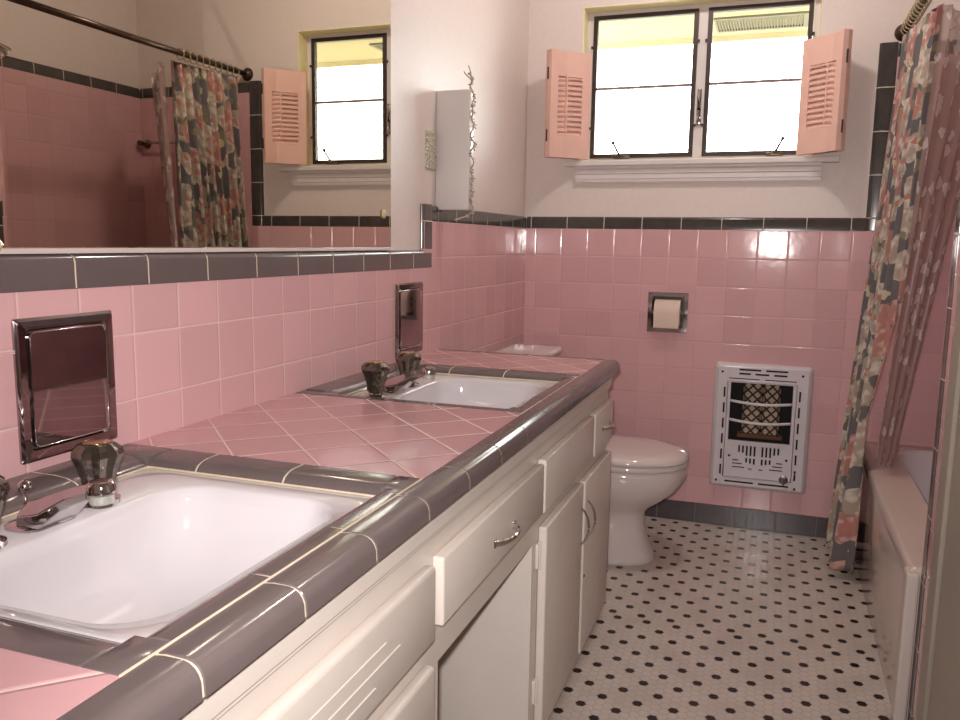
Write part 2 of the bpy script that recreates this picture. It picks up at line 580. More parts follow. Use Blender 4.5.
# left wall: tile field on plaster
bm = bmesh.new()
box(bm, -0.1, -0.012, YN, 0.012, 0, CEIL)
struct('wall_left', bm, M['plaster'])
bm = bmesh.new()
box(bm, -0.012, 0.0, YN, -1.06, BASE, ZM); box(bm, -0.012, 0.0, -1.06, 0.0, BASE, ZT)
struct('wall_left_tiles', bm, M['tile_left'])
# right wall (towards the camera), alcove walls, near wall
bm = bmesh.new(); box(bm, XA + 0.012, 2.1, YN, YA - 0.012, 0, CEIL); struct('wall_right', bm, M['plaster'])
bm = bmesh.new(); box(bm, XA, XA + 0.012, -1.46, YA - 0.012, BASE, ZT); struct('wall_right_tiles', bm, M['tile_alcove'])
bm = bmesh.new(); box(bm, XR + 0.012, 2.1, YA - 0.012, 0.012, 0, CEIL); struct('wall_alcove', bm, M['plaster'])
bm = bmesh.new()
box(bm, XR, XR + 0.012, YA, 0.0, BASE, ZA)
box(bm, XA + 0.006, XR, YA - 0.012, YA, BASE, ZA)
struct('wall_alcove_tiles', bm, M['tile_alcove'])
bm = bmesh.new(); box(bm, -0.1, 2.1, YN - 0.1, YN, 0, CEIL); struct('wall_near', bm, M['plaster'])

# glazed trims: cap rails, bullnose uprights and base rows
cap_p = [(0.0, 0.0), (0.0, 0.038), (-0.002, 0.0435), (-0.006, 0.047), (-0.012, 0.048), (-0.012, 0.0)]


def trim(n, tiles_fn, mat=None):
    b = bmesh.new(); tiles_fn(b); return struct('trim_%d' % n, b, [mat or M['black'], M['grout']], smooth=True, angle=40)


trim(1, lambda b: trim_run(b, cap_p, cuts(0.0, 1.2925, 0.1525, 0.0213), lambda s, p, q: (s, -p - 0.0008, ZT + q)))
trim(2, lambda b: trim_run(b, cap_p, cuts(-1.003, 0.0, 0.1525, -0.95), lambda s, p, q: (p + 0.0008, s, ZT + q)))
MC = cuts(-3.6, -1.003, 0.1535, -2.366)
cap_m = [(0.0, 0.0), (0.0, 0.040), (-0.002, 0.0475), (-0.006, 0.051), (-0.012, 0.0525), (-0.012, 0.0)]
trim(3, lambda b: trim_run(b, cap_m, MC, lambda s, p, q: (p + 0.0012, s, ZM + q)), M['dark'])
up_p = [(0.0, 0.0), (0.0, 0.040), (-0.002, 0.0455), (-0.006, 0.049), (-0.012, 0.050), (-0.012, 0.0)]
trim(4, lambda b: trim_run(b, up_p, [(ZM + 0.055, ZT), (ZT, CAPT + 0.003)], lambda s, p, q: (p + 0.0012, -1.003 - q * 1.25, s)), M['dark'])
trim(5, lambda b: trim_run(b, up_p, cuts(ZT, ZA + 0.052, 0.1525, ZT + 0.048), lambda s, p, q: (1.3475 - q * 1.18, -p - 0.0012, s)))
trim(6, lambda b: trim_run(b, cap_p, cuts(1.3485, XR, 0.1525), lambda s, p, q: (s, -p - 0.0008, ZA + q)))
trim(7, lambda b: trim_run(b, cap_p, cuts(YA, 0.0, 0.1525, -0.1525), lambda s, p, q: (XR - p - 0.0008, s, ZA + q)))
trim(8, lambda b: trim_run(b, cap_p, cuts(1.365, XR, 0.1525), lambda s, p, q: (s, YA + p + 0.0008, ZA + q)))
trim(9, lambda b: trim_run(b, up_p, cuts(0.0, ZT + 0.048, 0.1525, 0.08), lambda s, p, q: (XA - p - 0.0012, YA - 0.064 + q, s)))
trim(10, lambda b: trim_run(b, cap_p, cuts(-1.46, YA - 0.064, 0.1525), lambda s, p, q: (XA - p - 0.0008, s, ZT + q)))
base_p = [(0.0, 0.002), (0.0, BASE - 0.001), (-0.0115, BASE - 0.001), (-0.0115, 0.002)]
bmat = plain('dark_base_tile', srgb(84, 78, 80), 0.2, var=0.12, nscale=20)


def base(n, fn):
    b = bmesh.new(); fn(b); o = struct('baseboard_' + n, b, [bmat, plain('base_grout', srgb(120, 108, 104), 0.8)]); return o


base('back', lambda b: trim_run(b, base_p, cuts(0.0, XA - 0.02, 0.1525, 0.742), lambda s, p, q: (s, -p - 0.0006, q), ginset=0.0008))
base('left', lambda b: trim_run(b, base_p, cuts(-0.93, 0.0, 0.1525), lambda s, p, q: (p + 0.0006, s, q), ginset=0.0008))
base('right', lambda b: trim_run(b, base_p, cuts(-1.46, YA - 0.064, 0.1525), lambda s, p, q: (XA - p - 0.0006, s, q), ginset=0.0008))

# door and casing in the right wall, close to the camera
bm = bmesh.new()
box(bm, XA - 0.006, XA + 0.014, -1.53, -1.46, 0, 2.08, 0.004); box(bm, XA - 0.006, XA + 0.014, -2.40, -2.33, 0, 2.08, 0.004)
box(bm, XA - 0.006, XA + 0.014, -2.33, -1.53, 2.01, 2.08, 0.004)
d = struct('door_1', bm, M['door'])
bm = bmesh.new(); box(bm, XA + 0.002, XA + 0.013, -2.329, -1.531, 0.01, 2.009, 0.002)
for (y0, y1, z0, z1) in ((-2.22, -1.97, 0.2, 0.95), (-1.89, -1.64, 0.2, 0.95), (-2.22, -1.97, 1.1, 1.9), (-1.89, -1.64, 1.1, 1.9)):
    box(bm, XA - 0.004, XA + 0.004, y0, y1, z0, z1, 0.004)
obj('door_leaf', bm, M['door'], parent=d)
bm = bmesh.new(); lathe(bm, (XA, -2.26, 1.0), [(0.02, -0.001), (0.01, -0.012), (0.011, -0.03), (0.026, -0.045), (0.024, -0.062), (0.004, -0.066)], 20, 'x')
fixn(bm); obj('door_knob', bm, M['brass'], parent=d, smooth=True)

# ------------------------------------------------------------------ window
bm = bmesh.new()
g = 0.002
box(bm, W0 - 0.0, W0 + g, 0.010, 0.155, WB, WT); box(bm, W1 - g, W1, 0.010, 0.155, WB, WT)
box(bm, W0, W1, 0.010, 0.155, WT - g, WT); box(bm, W0, W1, 0.010, 0.155, WB, WB + g)
struct('trim_11', bm, M['reveal'])
bm = bmesh.new()
perf(bm, W0 + g, W1 - g, WB + g, WT - g, [(0.240, 0.652, 1.464, 2.022), (0.686, 1.066, 1.464, 2.022)], 0.085, 0.125, mpy)
win = struct('window_1', bm, M['woodwhite'])


def casement(x0, x1, z0, z1, crank_x, lean):
    t = 0.017
    b = bmesh.new()
    perf(b, x0, x1, z0, z1, [(x0 + t, x1 - t, z0 + t, z1 - t)], 0.078, 0.100, mpy)
    c = obj('casement_frame', b, M['steel'], parent=win)
    b = bmesh.new(); zz = (z0 + z1) / 2 - 0.008; box(b, x0 + t, x1 - t, 0.082, 0.096, zz, zz + 0.010, 0.001)
    obj('glazing_bar', b, plain('grey_glazing_bar', srgb(128, 108, 106), 0.4), parent=c)
    b = bmesh.new(); box(b, x0 + t, x1 - t, 0.089, 0.092, z0 + t, z1 - t); obj('window_pane', b, M['glass'], parent=c)
    b = bmesh.new()
    box(b, crank_x - 0.03, crank_x + 0.035, 0.060, 0.078, z0 - 0.004, z0 + 0.008, 0.002)
    tube(b, [(crank_x, 0.068, z0 + 0.004), (crank_x + lean * 0.010, 0.056, z0 + 0.018), (crank_x + lean * 0.028, 0.046, z0 + 0.052)], [0.006, 0.0045, 0.004], 8)
    lathe(b, (crank_x + lean * 0.029, 0.046, z0 + 0.050), [(0.003, 0), (0.007, 0.002), (0.007, 0.012), (0.003, 0.014)], 10)
    fixn(b); obj('crank_handle', b, M['bronze'], parent=c, smooth=True, angle=40)
    b = bmesh.new()
    for z in (z0 + 0.12, z1 - 0.12):
        for x in (x0 - 0.004, x1 + 0.004): box(b, x - 0.004, x + 0.004, 0.074, 0.088, z - 0.005, z + 0.005, 0.001)
    obj('hinge_pin', b, M['steel'], parent=c)


casement(0.241, 0.651, 1.4645, 2.0215, 0.372, -1)
casement(0.687, 1.0645, 1.4645, 2.0215, 0.955, 1)
bm = bmesh.new()
tube(bm, [(0.669, 0.077, 1.715), (0.669, 0.069, 1.69), (0.669, 0.069, 1.64), (0.669, 0.077, 1.61)], [0.006, 0.008, 0.006, 0.005], 8)
box(bm, 0.660, 0.679, 0.073, 0.0855, 1.585, 1.612, 0.002)
box(bm, 0.661, 0.664, 0.070, 0.0855, 1.62, 1.72); box(bm, 0.674, 0.677, 0.070, 0.0855, 1.62, 1.72)
fixn(bm); obj('window_latch', bm, M['chrome'], parent=win, smooth=True, angle=40)
# stool and apron under the window
bm = bmesh.new()
box(bm, 0.160, 1.185, -0.035, 0.013, 1.424, 1.446, 0.004)
prof = [(-0.006, 0), (-0.008, 0.012), (-0.010, 0.014), (-0.010, 0.030), (-0.014, 0.034), (-0.014, 0.048), (-0.020, 0.054), (-0.020, 0.062), (0.013, 0.062), (0.013, 0)]
loft(bm, [[(0.205, p, 1.362 + q) for p, q in prof], [(1.125, p, 1.362 + q) for p, q in prof]]); fixn(bm)
obj('window_sill', bm, M['woodwhite'], parent=win)

# outside: eave soffit, paving, power lines
bm = bmesh.new(); box(bm, -2.0, 4.0, 0.165, 0.98, 2.125, 2.145); box(bm, -2.0, 4.0, 0.98, 1.00, 2.10, 2.26)
sf = struct('trim_12', bm, M['soffit'])
bm = bmesh.new(); perf(bm, 0.66, 1.06, 0.64, 0.88, [(0.67 + 0.0125 * i, 0.677 + 0.0125 * i, 0.66, 0.86) for i in range(30)], 2.116, 2.1245, lambda a, b, t: (a, b, t))
obj('soffit_vent', bm, plain('vent_grey', srgb(96, 90, 70), 0.6), parent=sf)
bm = bmesh.new(); box(bm, -14, 14, 0.17, 24, -0.5, -0.4); struct('ground_outside', bm, M['concrete'])
for k, (za, zb) in enumerate(((2.05, 2.35), (1.75, 1.70), (2.65, 2.80))):
    bm = bmesh.new()
    tube(bm, [(-8 + 2 * i, 9.0, za + (zb - za) * i / 9 - 0.25 * math.sin(PI * i / 9)) for i in range(10)], 0.008, 6)
    fixn(bm); recenter(tag(obj('power_line', bm, M['wire']), 'thin grey overhead power line outside, low in the window', 'power line', 'power lines outside the window'))


# ------------------------------------------------------------------ shutters (bifold, louvred)
def shutter(label, hx, hy, fx, fy, bx, by, side):
    """front panel from free end (hx,hy) near the pane to fold (fx,fy); back panel from the fold to the hinge on the wall (bx,by)"""
    z0, z1 = 1.452, 1.856
    t = thing('louvred_shutter', label, 'shutter', ((hx + fx) / 2, (hy + fy) / 2, z0), 'louvred window shutters')
    def panel(p, q, nrm, front):
        p = Vector((*p, 0)); q = Vector((*q, 0)); d = q - p; L = d.length; d.normalize()
        n = Vector((-d.y, d.x, 0)) * nrm; th = 0.019
        mp = lambda a, b, k: tuple(p + d * a + n * k + Vector((0, 0, b)))
        b = bmesh.new()
        so, si = 0.036, 0.036
        perf(b, 0, L, z0, z1, [(so, L - si, z0 + 0.085, z1 - 0.095)], 0, th, mp)
        pn = obj('panel', b, M['shutter'], parent=t)
        b = bmesh.new(); h = z0 + 0.085; k = 0; H = z1 - 0.095
        while h < H - 0.006:
            c = [mp(so, h, 0.002), mp(so, h + 0.004, 0.001), mp(so, h + 0.021, 0.015), mp(so, h + 0.017, 0.017)]
            e = [mp(L - si, h, 0.002), mp(L - si, h + 0.004, 0.001), mp(L - si, h + 0.021, 0.015), mp(L - si, h + 0.017, 0.017)]
            loft(b, [c, e]); h += 0.0195
        fixn(b); obj('louvres', b, M['shutter'], parent=pn)
        b = bmesh.new()
        a = L / 2
        pts = [mp(a - 0.003, z0 + 0.10, 0.018), mp(a + 0.003, z0 + 0.10, 0.018), mp(a + 0.003, z0 + 0.10, 0.025), mp(a - 0.003, z0 + 0.10, 0.025)]
        pt2 = [(x, y, z1 - 0.085) for x, y, z in pts]
        loft(b, [pts, pt2]); fixn(b); obj('tilt_rod', b, M['shutter'], parent=pn)
        return mp, L, d, n
    mp, L, d, n = panel((hx, hy), (fx, fy), side, True)
    panel((fx, fy + 0.0), (bx, by), side, False)
    for z in (z0 + 0.06, z1 - 0.11):
        b = bmesh.new(); c = Vector((fx, fy, 0)) - n * 0.001
        box(b, fx - 0.003, fx + 0.003, fy - 0.004, fy + 0.004, z, z + 0.045, 0.0008); obj('hinge', b, M['hinge'], parent=t)
    b = bmesh.new(); c = mp(0.014, 1.60, 0.021)
    bmesh.ops.create_uvsphere(b, u_segments=10, v_segments=8, radius=0.006, matrix=Matrix.Translation(c)); obj('knob', b, M['chrome'], parent=t, smooth=True)
    return t


shutter('pink louvred shutter folded open at the left of the window', 0.257, -0.020, 0.116, -0.140, 0.206, -0.014, -1)
shutter('pink louvred shutter folded open at the right of the window, near the curtain', 1.034, -0.022, 1.176, -0.148, 1.100, -0.014, 1)

# ------------------------------------------------------------------ mirror
bm = bmesh.new(); box(bm, -0.0115, 0.0005, -3.30, -1.286, 1.0995, 2.02, 0.0015)
mir = recenter(tag(obj('wall_mirror', bm, M['mirror']), 'long frameless mirror on the left wall above the grey tile ledge', 'mirror'))
mb = mir.location.copy(); mir['_base'] = list(mb)
bm = bmesh.new(); box(bm, -0.0115, 0.0, -3.30, -1.284, 1.0915, 1.0993, 0.001)
obj('mirror_channel', bm, plain('white_channel', srgb(226, 214, 208), 0.25, 0.2), parent=mir, label='pale metal channel under the mirror')
for y in (-1.335, -2.5):
    bm = bmesh.new(); lathe(bm, (0.0005, y, 1.188 if y > -2 else 1.104), [(0.0065, -0.001), (0.0135, 0.002), (0.010, 0.006), (0.004, 0.009)], 10, 'x', fac=0.18); fixn(bm)
    obj('mirror_clip', bm, plain('clear_rosette', srgb(220, 205, 160), 0.1, 0.2), parent=mir, label='small glass rosette clip')

# ------------------------------------------------------------------ countertop
SX0, SX1 = 0.093, 0.492
S1 = (-2.800, -2.335); S2 = (-1.730, -1.305)
TW = 0.058
ct = thing('countertop', 'long pink tiled countertop edged in grey tile along the left wall', 'countertop', (0.29, -2.0, 0.735))
bm = bmesh.new()
ys = [(S1[1] + TW, S2[0] - 0.045), (S2[1] + TW, -0.950), (-3.30, S1[0] - TW)]
for y0, y1 in ys:
    bm = bmesh.new(); box(bm, 0.0005, 0.5310, y0, y1, ZC - 0.03, ZC)
    obj('tile_field', bm, M['tile_counter_near' if y0 < -3 else 'tile_counter'], parent=ct, label='pink tiles laid diagonally')
bm = bmesh.new()
edge = [(0.5315, 0.0), (0.540, 0.0012), (0.553, 0.0014), (0.5610, 0.0012), (0.5665, -0.0004), (0.5715, -0.0038), (0.5750, -0.0085), (0.5772, -0.0145), (0.5780, -0.030), (0.5315, -0.030)]
trim_run(bm, edge, cuts(-3.30, -0.945, 0.1535, -2.819), lambda s, p, q: (p, s, ZC + q), ginset=0.0014)
obj('front_edge_trim', bm, [M['dark'], M['grout']], parent=ct, smooth=True, angle=40, label='grey rounded edge tiles')
for S_ in (S1, S2):
    bm = bmesh.new(); box(bm, 0.5294, 0.5313, S_[0] - TW, S_[1] + TW, ZC - 0.03, ZC + 0.0012)
    obj('grout_line', bm, M['grout'], parent=ct, label='cream grout line along the edge tiles')
bm = bmesh.new()
e2 = [(-0.030, -0.003), (-0.030, 0.0008), (-0.006, 0.0008), (-0.001, -0.001), (0.0, -0.006), (0.0, -0.03), (-0.030, -0.03)]
trim_run(bm, [(p * 0.5, q) for p, q in e2], cuts(0.001, 0.530, 0.1512), lambda s, p, q: (s, -0.9345 + p, ZC + q))
obj('end_edge_trim', bm, [M['dark'], M['grout']], parent=ct, smooth=True, angle=40)


def sink_trim(S, tw_near):
    y0, y1 = S
    b = bmesh.new()
    def prof(w): return [(0, 0.001), (-w * 0.45, 0.0012), (-w * 0.70, -0.0008), (-w * 0.88, -0.0055), (-w + 0.0015, -0.0125), (-w, -0.016), (-w, -0.03), (0, -0.03)]
    # far side (towards the window), near side, wall side, counter-front side, and four flat corner pieces
    trim_run(b, prof(TW), cuts(SX0, SX1, 0.1535, 0.180), lambda s, p, q: (s, y1 + TW + p, ZC + q))
    trim_run(b, prof(tw_near), cuts(SX0, SX1, 0.1535, 0.180), lambda s, p, q: (s, y0 - tw_near - p, ZC + q))
    trim_run(b, prof(SX0 - 0.002), cuts(y0, y1, 0.1535, y1 - 0.13), lambda s, p, q: (0.002 - p, s, ZC + q + 0.001))
    trim_run(b, prof(0.529 - SX1), cuts(y0, y1, 0.150, -2.653 if y1 < -2 else -1.453), lambda s, p, q: (0.529 + p, s, ZC + q))
    for xa, xb in ((0.002, SX0 - 0.001), (SX1 + 0.001, 0.529)):
        for ya, yb in ((y0 - tw_near, y0 - 0.001), (y1 + 0.001, y1 + TW)): box(b, xa, xb, ya, yb, ZC - 0.029, ZC + 0.0012, 0.0012)
    obj('sink_surround_trim', b, [M['dark'], M['grout']], parent=ct, smooth=True, angle=40, label='grey rounded tiles framing the sink')
    b = bmesh.new()
    perf(b, 0.001, 0.530, y0 - tw_near, y1 + TW, [(SX0 + 0.006, SX1 - 0.006, y0 + 0.006, y1 - 0.006)], ZC - 0.0345, ZC - 0.0315, lambda a, c, t: (a, c, t))
    obj('substrate', b, M['grout'], parent=ct)
    b = bmesh.new()
    perf(b, SX0 - 0.001, SX1 + 0.001, y0 - 0.001, y1 + 0.001, [(SX0 + 0.0012, SX1 - 0.0012, y0 + 0.0012, y1 - 0.0012)], ZC - 0.020, ZC - 0.0128, lambda a, c, t: (a, c, t))
    obj('caulk_line', b, M['grout'], parent=ct, label='cream caulk around the sink')


sink_trim(S1, TW); sink_trim(S2, 0.045)


# ------------------------------------------------------------------ sinks
def sink(S, label):
    y0, y1 = S; zr = ZC - 0.0135
    cx, cy = (SX0 + SX1) / 2, (y0 + y1) / 2; hx, hy = (SX1 - SX0) / 2 - 0.0015, (y1 - y0) / 2 - 0.0015
    t = thing('sink', label, 'sink', (cx, cy, zr - 0.16), 'drop in sinks in the countertop')
    b = bmesh.new()
    bx, by = 0.329, cy - 0.006; ox, oy = 0.139, hy - 0.036
    N = 10
    R = []
    R.append(rrect(cx, cy, hx, hy, 0.012, zr - 0.016, N))
    R.append(rrect(cx, cy, hx, hy, 0.012, zr - 0.003, N))
    R.append(rrect(cx, cy, hx - 0.003, hy - 0.003, 0.012, zr, N))
    R.append(rrect(bx - 0.02, by, ox + 0.052, oy + 0.020, 0.055, zr - 0.001, N))
    R.append(rrect(bx, by, ox + 0.005, oy + 0.005, 0.07, zr - 0.002, N))
    R.append(rrect(bx, by, ox, oy, 0.07, zr - 0.007, N))
    for k in range(1, 9):
        f = k / 8.0
        s = 1 - 0.10 * f - 0.22 * f ** 3
        R.append(rrect(bx - 0.012 * f, by, ox * s, oy * s, 0.07 + 0.015 * f, zr - 0.007 - 0.118 * f ** 0.85, N))
    R.append(rrect(bx - 0.015, by, ox * 0.45, oy * 0.45, 0.06, zr - 0.140, N))
    R.append(rrect(bx - 0.015, by, 0.024, 0.024, 0.0235, zr - 0.146, N))
    loft(b, R, cap0=False, cap1=True)
    fixn(b)
    for f in b.faces:
        if f.normal.z < -0.5: pass
    bo = obj('basin', b, M['porcelain'], parent=t, smooth=True, angle=60)
    b = bmesh.new(); lathe(b, (bx - 0.015, by, zr - 0.1455), [(0.022, 0), (0.021, 0.003), (0.016, 0.002), (0.012, 0.005), (0.002, 0.006)], 20); fixn(b)
    obj('drain', b, M['chrome'], parent=t, smooth=True)
    return cy


c1 = sink(S1, 'white sink nearest the camera, framed by grey rounded tiles')
c2 = sink(S2, 'smaller looking white sink at the far end of the counter')


# ------------------------------------------------------------------ faucets
def faucet(cy, label):
    x0 = 0.150; z0 = ZC - 0.0135
    t = thing('faucet', label, 'faucet', (x0, cy, z0), 'chrome faucets with clear knobs')
    # faceted spout body rising towards the basin
    b = bmesh.new()
    def ring(x, hw, zb, zt, k): return [(x, cy - hw, zb), (x, cy + hw, zb), (x, cy + hw, zb + (zt - zb) * k), (x, cy + hw * 0.42, zt), (x, cy - hw * 0.42, zt), (x, cy - hw, zb + (zt - zb) * k)]
    loft(b, [ring(x0 - 0.018, 0.020, z0 + 0.001, z0 + 0.020, 0.5), ring(x0 - 0.002, 0.034, z0 + 0.001, z0 + 0.030, 0.5), ring(x0 + 0.028, 0.031, z0 + 0.003, z0 + 0.040, 0.5),
             ring(x0 + 0.060, 0.021, z0 + 0.030, z0 + 0.052, 0.5), ring(x0 + 0.090, 0.015, z0 + 0.043, z0 + 0.061, 0.5)])
    fixn(b)
    bmesh.ops.bevel(b, geom=b.edges[:], offset=0.0014, segments=2, affect='EDGES')
    sp = obj('spout', b, M['chrome'], parent=t, smooth=True, angle=25)
    b = bmesh.new()
    lathe(b, (x0 + 0.098, cy, z0 + 0.045), [(0.013, 0.002), (0.0165, 0.004), (0.0165, 0.014), (0.0135, 0.018), (0.004, 0.019)], 22); fixn(b)
    obj('spout_tip', b, M['chrome'], parent=t, smooth=True, angle=40)
    b = bmesh.new(); lathe(b, (x0 + 0.098, cy, z0 + 0.036), [(0.0125, 0.0), (0.0142, 0.002), (0.0142, 0.010), (0.012, 0.011)], 22); fixn(b)
    obj('aerator', b, plain('aerator_pale', srgb(205, 205, 195), 0.25, 0.5), parent=t, smooth=True, angle=40, label='pale ribbed aerator collar')
    b = bmesh.new(); tube(b, [(x0 - 0.024, cy, z0), (x0 - 0.024, cy, z0 + 0.038)], 0.0025, 8); 
    bmesh.ops.create_uvsphere(b, u_segments=14, v_segments=10, radius=0.0085, matrix=Matrix.Translation((x0 - 0.024, cy, z0 + 0.042)))
    fixn(b); obj('lift_rod', b, M['chrome'], parent=t, smooth=True)
    b = bmesh.new(); loft(b, [rrect(x0, cy, 0.028, 0.040, 0.02, z0 - 0.0005, 8), rrect(x0, cy, 0.028, 0.040, 0.02, z0 + 0.002, 8), rrect(x0, cy, 0.025, 0.037, 0.018, z0 + 0.004, 8)])
    fixn(b); obj('base_plate', b, M['chrome'], parent=t, smooth=True, angle=40)
    for s in (-1, 1):
        hx, hy = x0 + 0.006, cy + s * 0.088
        b = bmesh.new(); lathe(b, (hx, hy, z0 - 0.0005), [(0.027, 0), (0.0265, 0.005), (0.020, 0.008), (0.016, 0.009), (0.013, 0.014), (0.012, 0.062), (0.004, 0.062)], 24); fixn(b)
        h = obj('handle', b, M['chrome'], parent=t, smooth=True, angle=40)
        b = bmesh.new()
        lathe(b, (hx, hy, z0 + 0.012), [(0.0165, 0.0), (0.0195, 0.003), (0.0215, 0.020), (0.0275, 0.040), (0.0330, 0.053), (0.0320, 0.061), (0.0235, 0.068), (0.016, 0.070)], 18, fac=0.12)
        fixn(b); obj('crystal_knob', b, M['acrylic'], parent=h, label='clear fluted acrylic knob')
        b = bmesh.new(); lathe(b, (hx, hy, z0 + 0.0795), [(0.0155, 0.0), (0.0165, 0.001), (0.0165, 0.0025), (0.0145, 0.0035), (0.002, 0.0037)], 24, mi=0); fixn(b)
        obj('knob_cap', b, plain('index_cap', srgb(176, 120, 112), 0.25, 0.3), parent=h, smooth=True, angle=40, label='reddish cap with brass rim')
        b = bmesh.new()
        ring = [(hx + 0.0166 * math.cos(2 * PI * i / 24), hy + 0.0166 * math.sin(2 * PI * i / 24), z0 + 0.0820) for i in range(25)]
        tube(b, ring, 0.0011, 6); fixn(b); obj('cap_rim', b, M['brass'], parent=h, smooth=True)


faucet(c1 - 0.0175, 'chrome faucet with two clear knobs on the sink nearest the camera')
faucet(c2 - 0.080, 'chrome faucet with two clear knobs on the far sink, below the narrow looking wall plate')


# ------------------------------------------------------------------ recessed chrome fixtures above the sinks
def soap_plate(y0, y1, label):
    z0, z1 = 0.795, 1.002
    if y1 > -2: z0, z1 = 0.792, 0.999
    cy, cz = (y0 + y1) / 2, (z0 + z1) / 2; hy, hz = (y1 - y0) / 2, (z1 - z0) / 2
    t = thing('recessed_soap_holder', label, 'soap holder', (0.0, cy, z0), 'chrome plates on the left wall')
    mp = lambda pts: [(x, a, b) for (a, b, x) in pts]
    b = bmesh.new()
    R = lambda k, x, r: [(x, a, c) for a, c, _ in rrect(cy, cz, hy - k, hz - k, r, 0, 4)]
    loft(b, [R(0, 0.0003, 0.003), R(0, 0.004, 0.003), R(0.004, 0.008, 0.004), R(0.016, 0.0065, 0.006), R(0.018, 0.004, 0.006)]); fixn(b)
    obj('plate_frame', b, M['chrome_door'], parent=t, smooth=True, angle=35)
    b = bmesh.new(); loft(b, [R(0.020, 0.0042, 0.010), R(0.020, 0.0080, 0.010), R(0.0215, 0.0092, 0.009), R(0.0235, 0.0092, 0.008)]); fixn(b)
    d = obj('revolving_door', b, M['chrome_door'], parent=t, smooth=True, angle=15, label='mirror-like chrome door')
    b = bmesh.new(); pts = [(x, y, z) for (x, y, z) in R(0.0205, 0.0088, 0.010)]; tube(b, pts + [pts[0]], 0.0011, 6); fixn(b)
    obj('door_bead', b, M['chrome'], parent=d, smooth=True)


soap_plate(-2.482, -2.302, 'large square chrome plate on pink tile above the sink nearest the camera')
soap_plate(-1.262, -1.082, 'narrow-looking chrome plate on pink tile above the far sink')

# ------------------------------------------------------------------ vanity cabinet
FX = 0.548
YV0, YV1 = -3.30, -0.958
KY0, KY1, KZ = -2.255, -1.745, 0.492
cab = thing('vanity_cabinet', 'cream painted vanity cabinet with open kneehole below the pink tiled counter', 'cabinet', (0.28, -2.0, 0.0))
mpx = lambda a, b, t: (t, a, b)
bm = bmesh.new()
perf(bm, YV0, YV1, 0.0, 0.7440, [(KY0, KY1, 0.0 - 0.01, KZ)], FX - 0.02, FX, mpx)
box(bm, FX - 0.001, FX + 0.010, YV0, YV1, 0.706, 0.7440, 0.002); box(bm, FX - 0.001, FX + 0.005, YV0, YV1, 0.697, 0.7065, 0.002)
obj('face_frame', bm, M['cabinet'], parent=cab)
bm = bmesh.new()
box(bm, 0.002, FX - 0.02, YV1 - 0.018, YV1, 0.0, 0.7355); box(bm, 0.002, FX - 0.02, YV0, YV0 + 0.018, 0.0, 0.7355)
box(bm, 0.002, FX - 0.02, KY1, KY1 + 0.016, 0.0, 0.735); box(bm, 0.002, FX - 0.02, KY0 - 0.016, KY0, 0.0, 0.735)
box(bm, 0.0015, 0.012, YV0, YV1, 0.0, 0.735); box(bm, 0.012, FX - 0.02, KY0, KY1, 0.50, 0.515)
obj('carcass', bm, M['cabinet'], parent=cab)


def pull(p, y0, y1, z, vertical=False, x=None):
    b = bmesh.new(); X = FX + 0.0195; n = 10; pts = []; rs = []
    for i in range(n + 1):
        f = i / n; h = math.sin(PI * f) ** 0.6 * 0.022
        pts.append((X + h - 0.001, y0 + (y1 - y0) * f, z) if not vertical else (X + h - 0.001, y0, z + (y1) * (f - 0.5)))
        rs.append(0.0035 + 0.003 * (2 * abs(f - 0.5)) ** 2 if not vertical else 0.003)
    tube(b, pts, rs, 8); fixn(b)
    if not vertical:
        for yy in (y0, y1): box(b, X - 0.002, X + 0.003, yy - 0.007, yy + 0.007, z - 0.007, z + 0.007, 0.002)
    obj('handle', b, M['chrome'], parent=p, smooth=True, angle=40, label='curved chrome pull')


def front(name, y0, y1, z0, z1, label=None):
    b = bmesh.new(); box(b, FX + 0.0005, FX + 0.0200, y0, y1, z0, z1, 0.0045, 3)
    return obj(name, b, M['cabinet'], parent=cab, smooth=True, angle=30, label=label)


dA = front('drawer', -2.283, -1.735, 0.562, 0.668); pull(dA, -2.050, -1.945, 0.607)
dB = front('drawer', -1.722, -1.238, 0.556, 0.672)
dC = front('drawer', -1.222, -0.972, 0.553, 0.670); pull(dC, -1.125, -1.035, 0.612)
# grooved false front and drawers of the near bank
b = bmesh.new(); box(b, FX + 0.0005, FX + 0.0200, -2.98, -2.308, 0.552, 0.668, 0.008, 3)
pB = obj('grooved_front', b, M['cabinet'], parent=cab, smooth=True, angle=30, label='false front with carved horizontal grooves')
for k, (ya, yb) in enumerate(((-2.90, -2.47), (-2.90, -2.43), (-2.90, -2.50))):
    b = bmesh.new(); tube(b, [(FX + 0.0203, ya, 0.628 - 0.022 * k), (FX + 0.0203, yb, 0.628 - 0.022 * k)], 0.0011, 6); fixn(b)
    obj('bead', b, M['cabinet'], parent=pB)
b = bmesh.new(); box(b, FX + 0.0005, FX + 0.0200, -2.98, -2.308, 0.395, 0.518, 0.008, 3)
obj('drawer', b, M['cabinet'], parent=cab, smooth=True, angle=30)
b = bmesh.new(); box(b, FX + 0.0005, FX + 0.0200, -2.98, -2.308, 0.06, 0.365, 0.008, 3)
obj('door', b, M['cabinet'], parent=cab, smooth=True, angle=30)
d1 = front('door', -1.702, -1.345, 0.045, 0.520); pull(d1, -1.368, 0.098, 0.412, True)
d2 = front('door', -1.322, -0.975, 0.045, 0.515); pull(d2, -1.292, 0.098, 0.408, True)
for z in (0.43, 0.12):
    b = bmesh.new(); box(b, FX - 0.001, FX + 0.006, -1.716, -1.703, z, z + 0.055, 0.001); tube(b, [(FX + 0.006, -1.7065, z - 0.004), (FX + 0.006, -1.7065, z + 0.059)], 0.0035, 8); fixn(b)
    obj('hinge', b, M['cabinet'], parent=d1, smooth=True, angle=40)
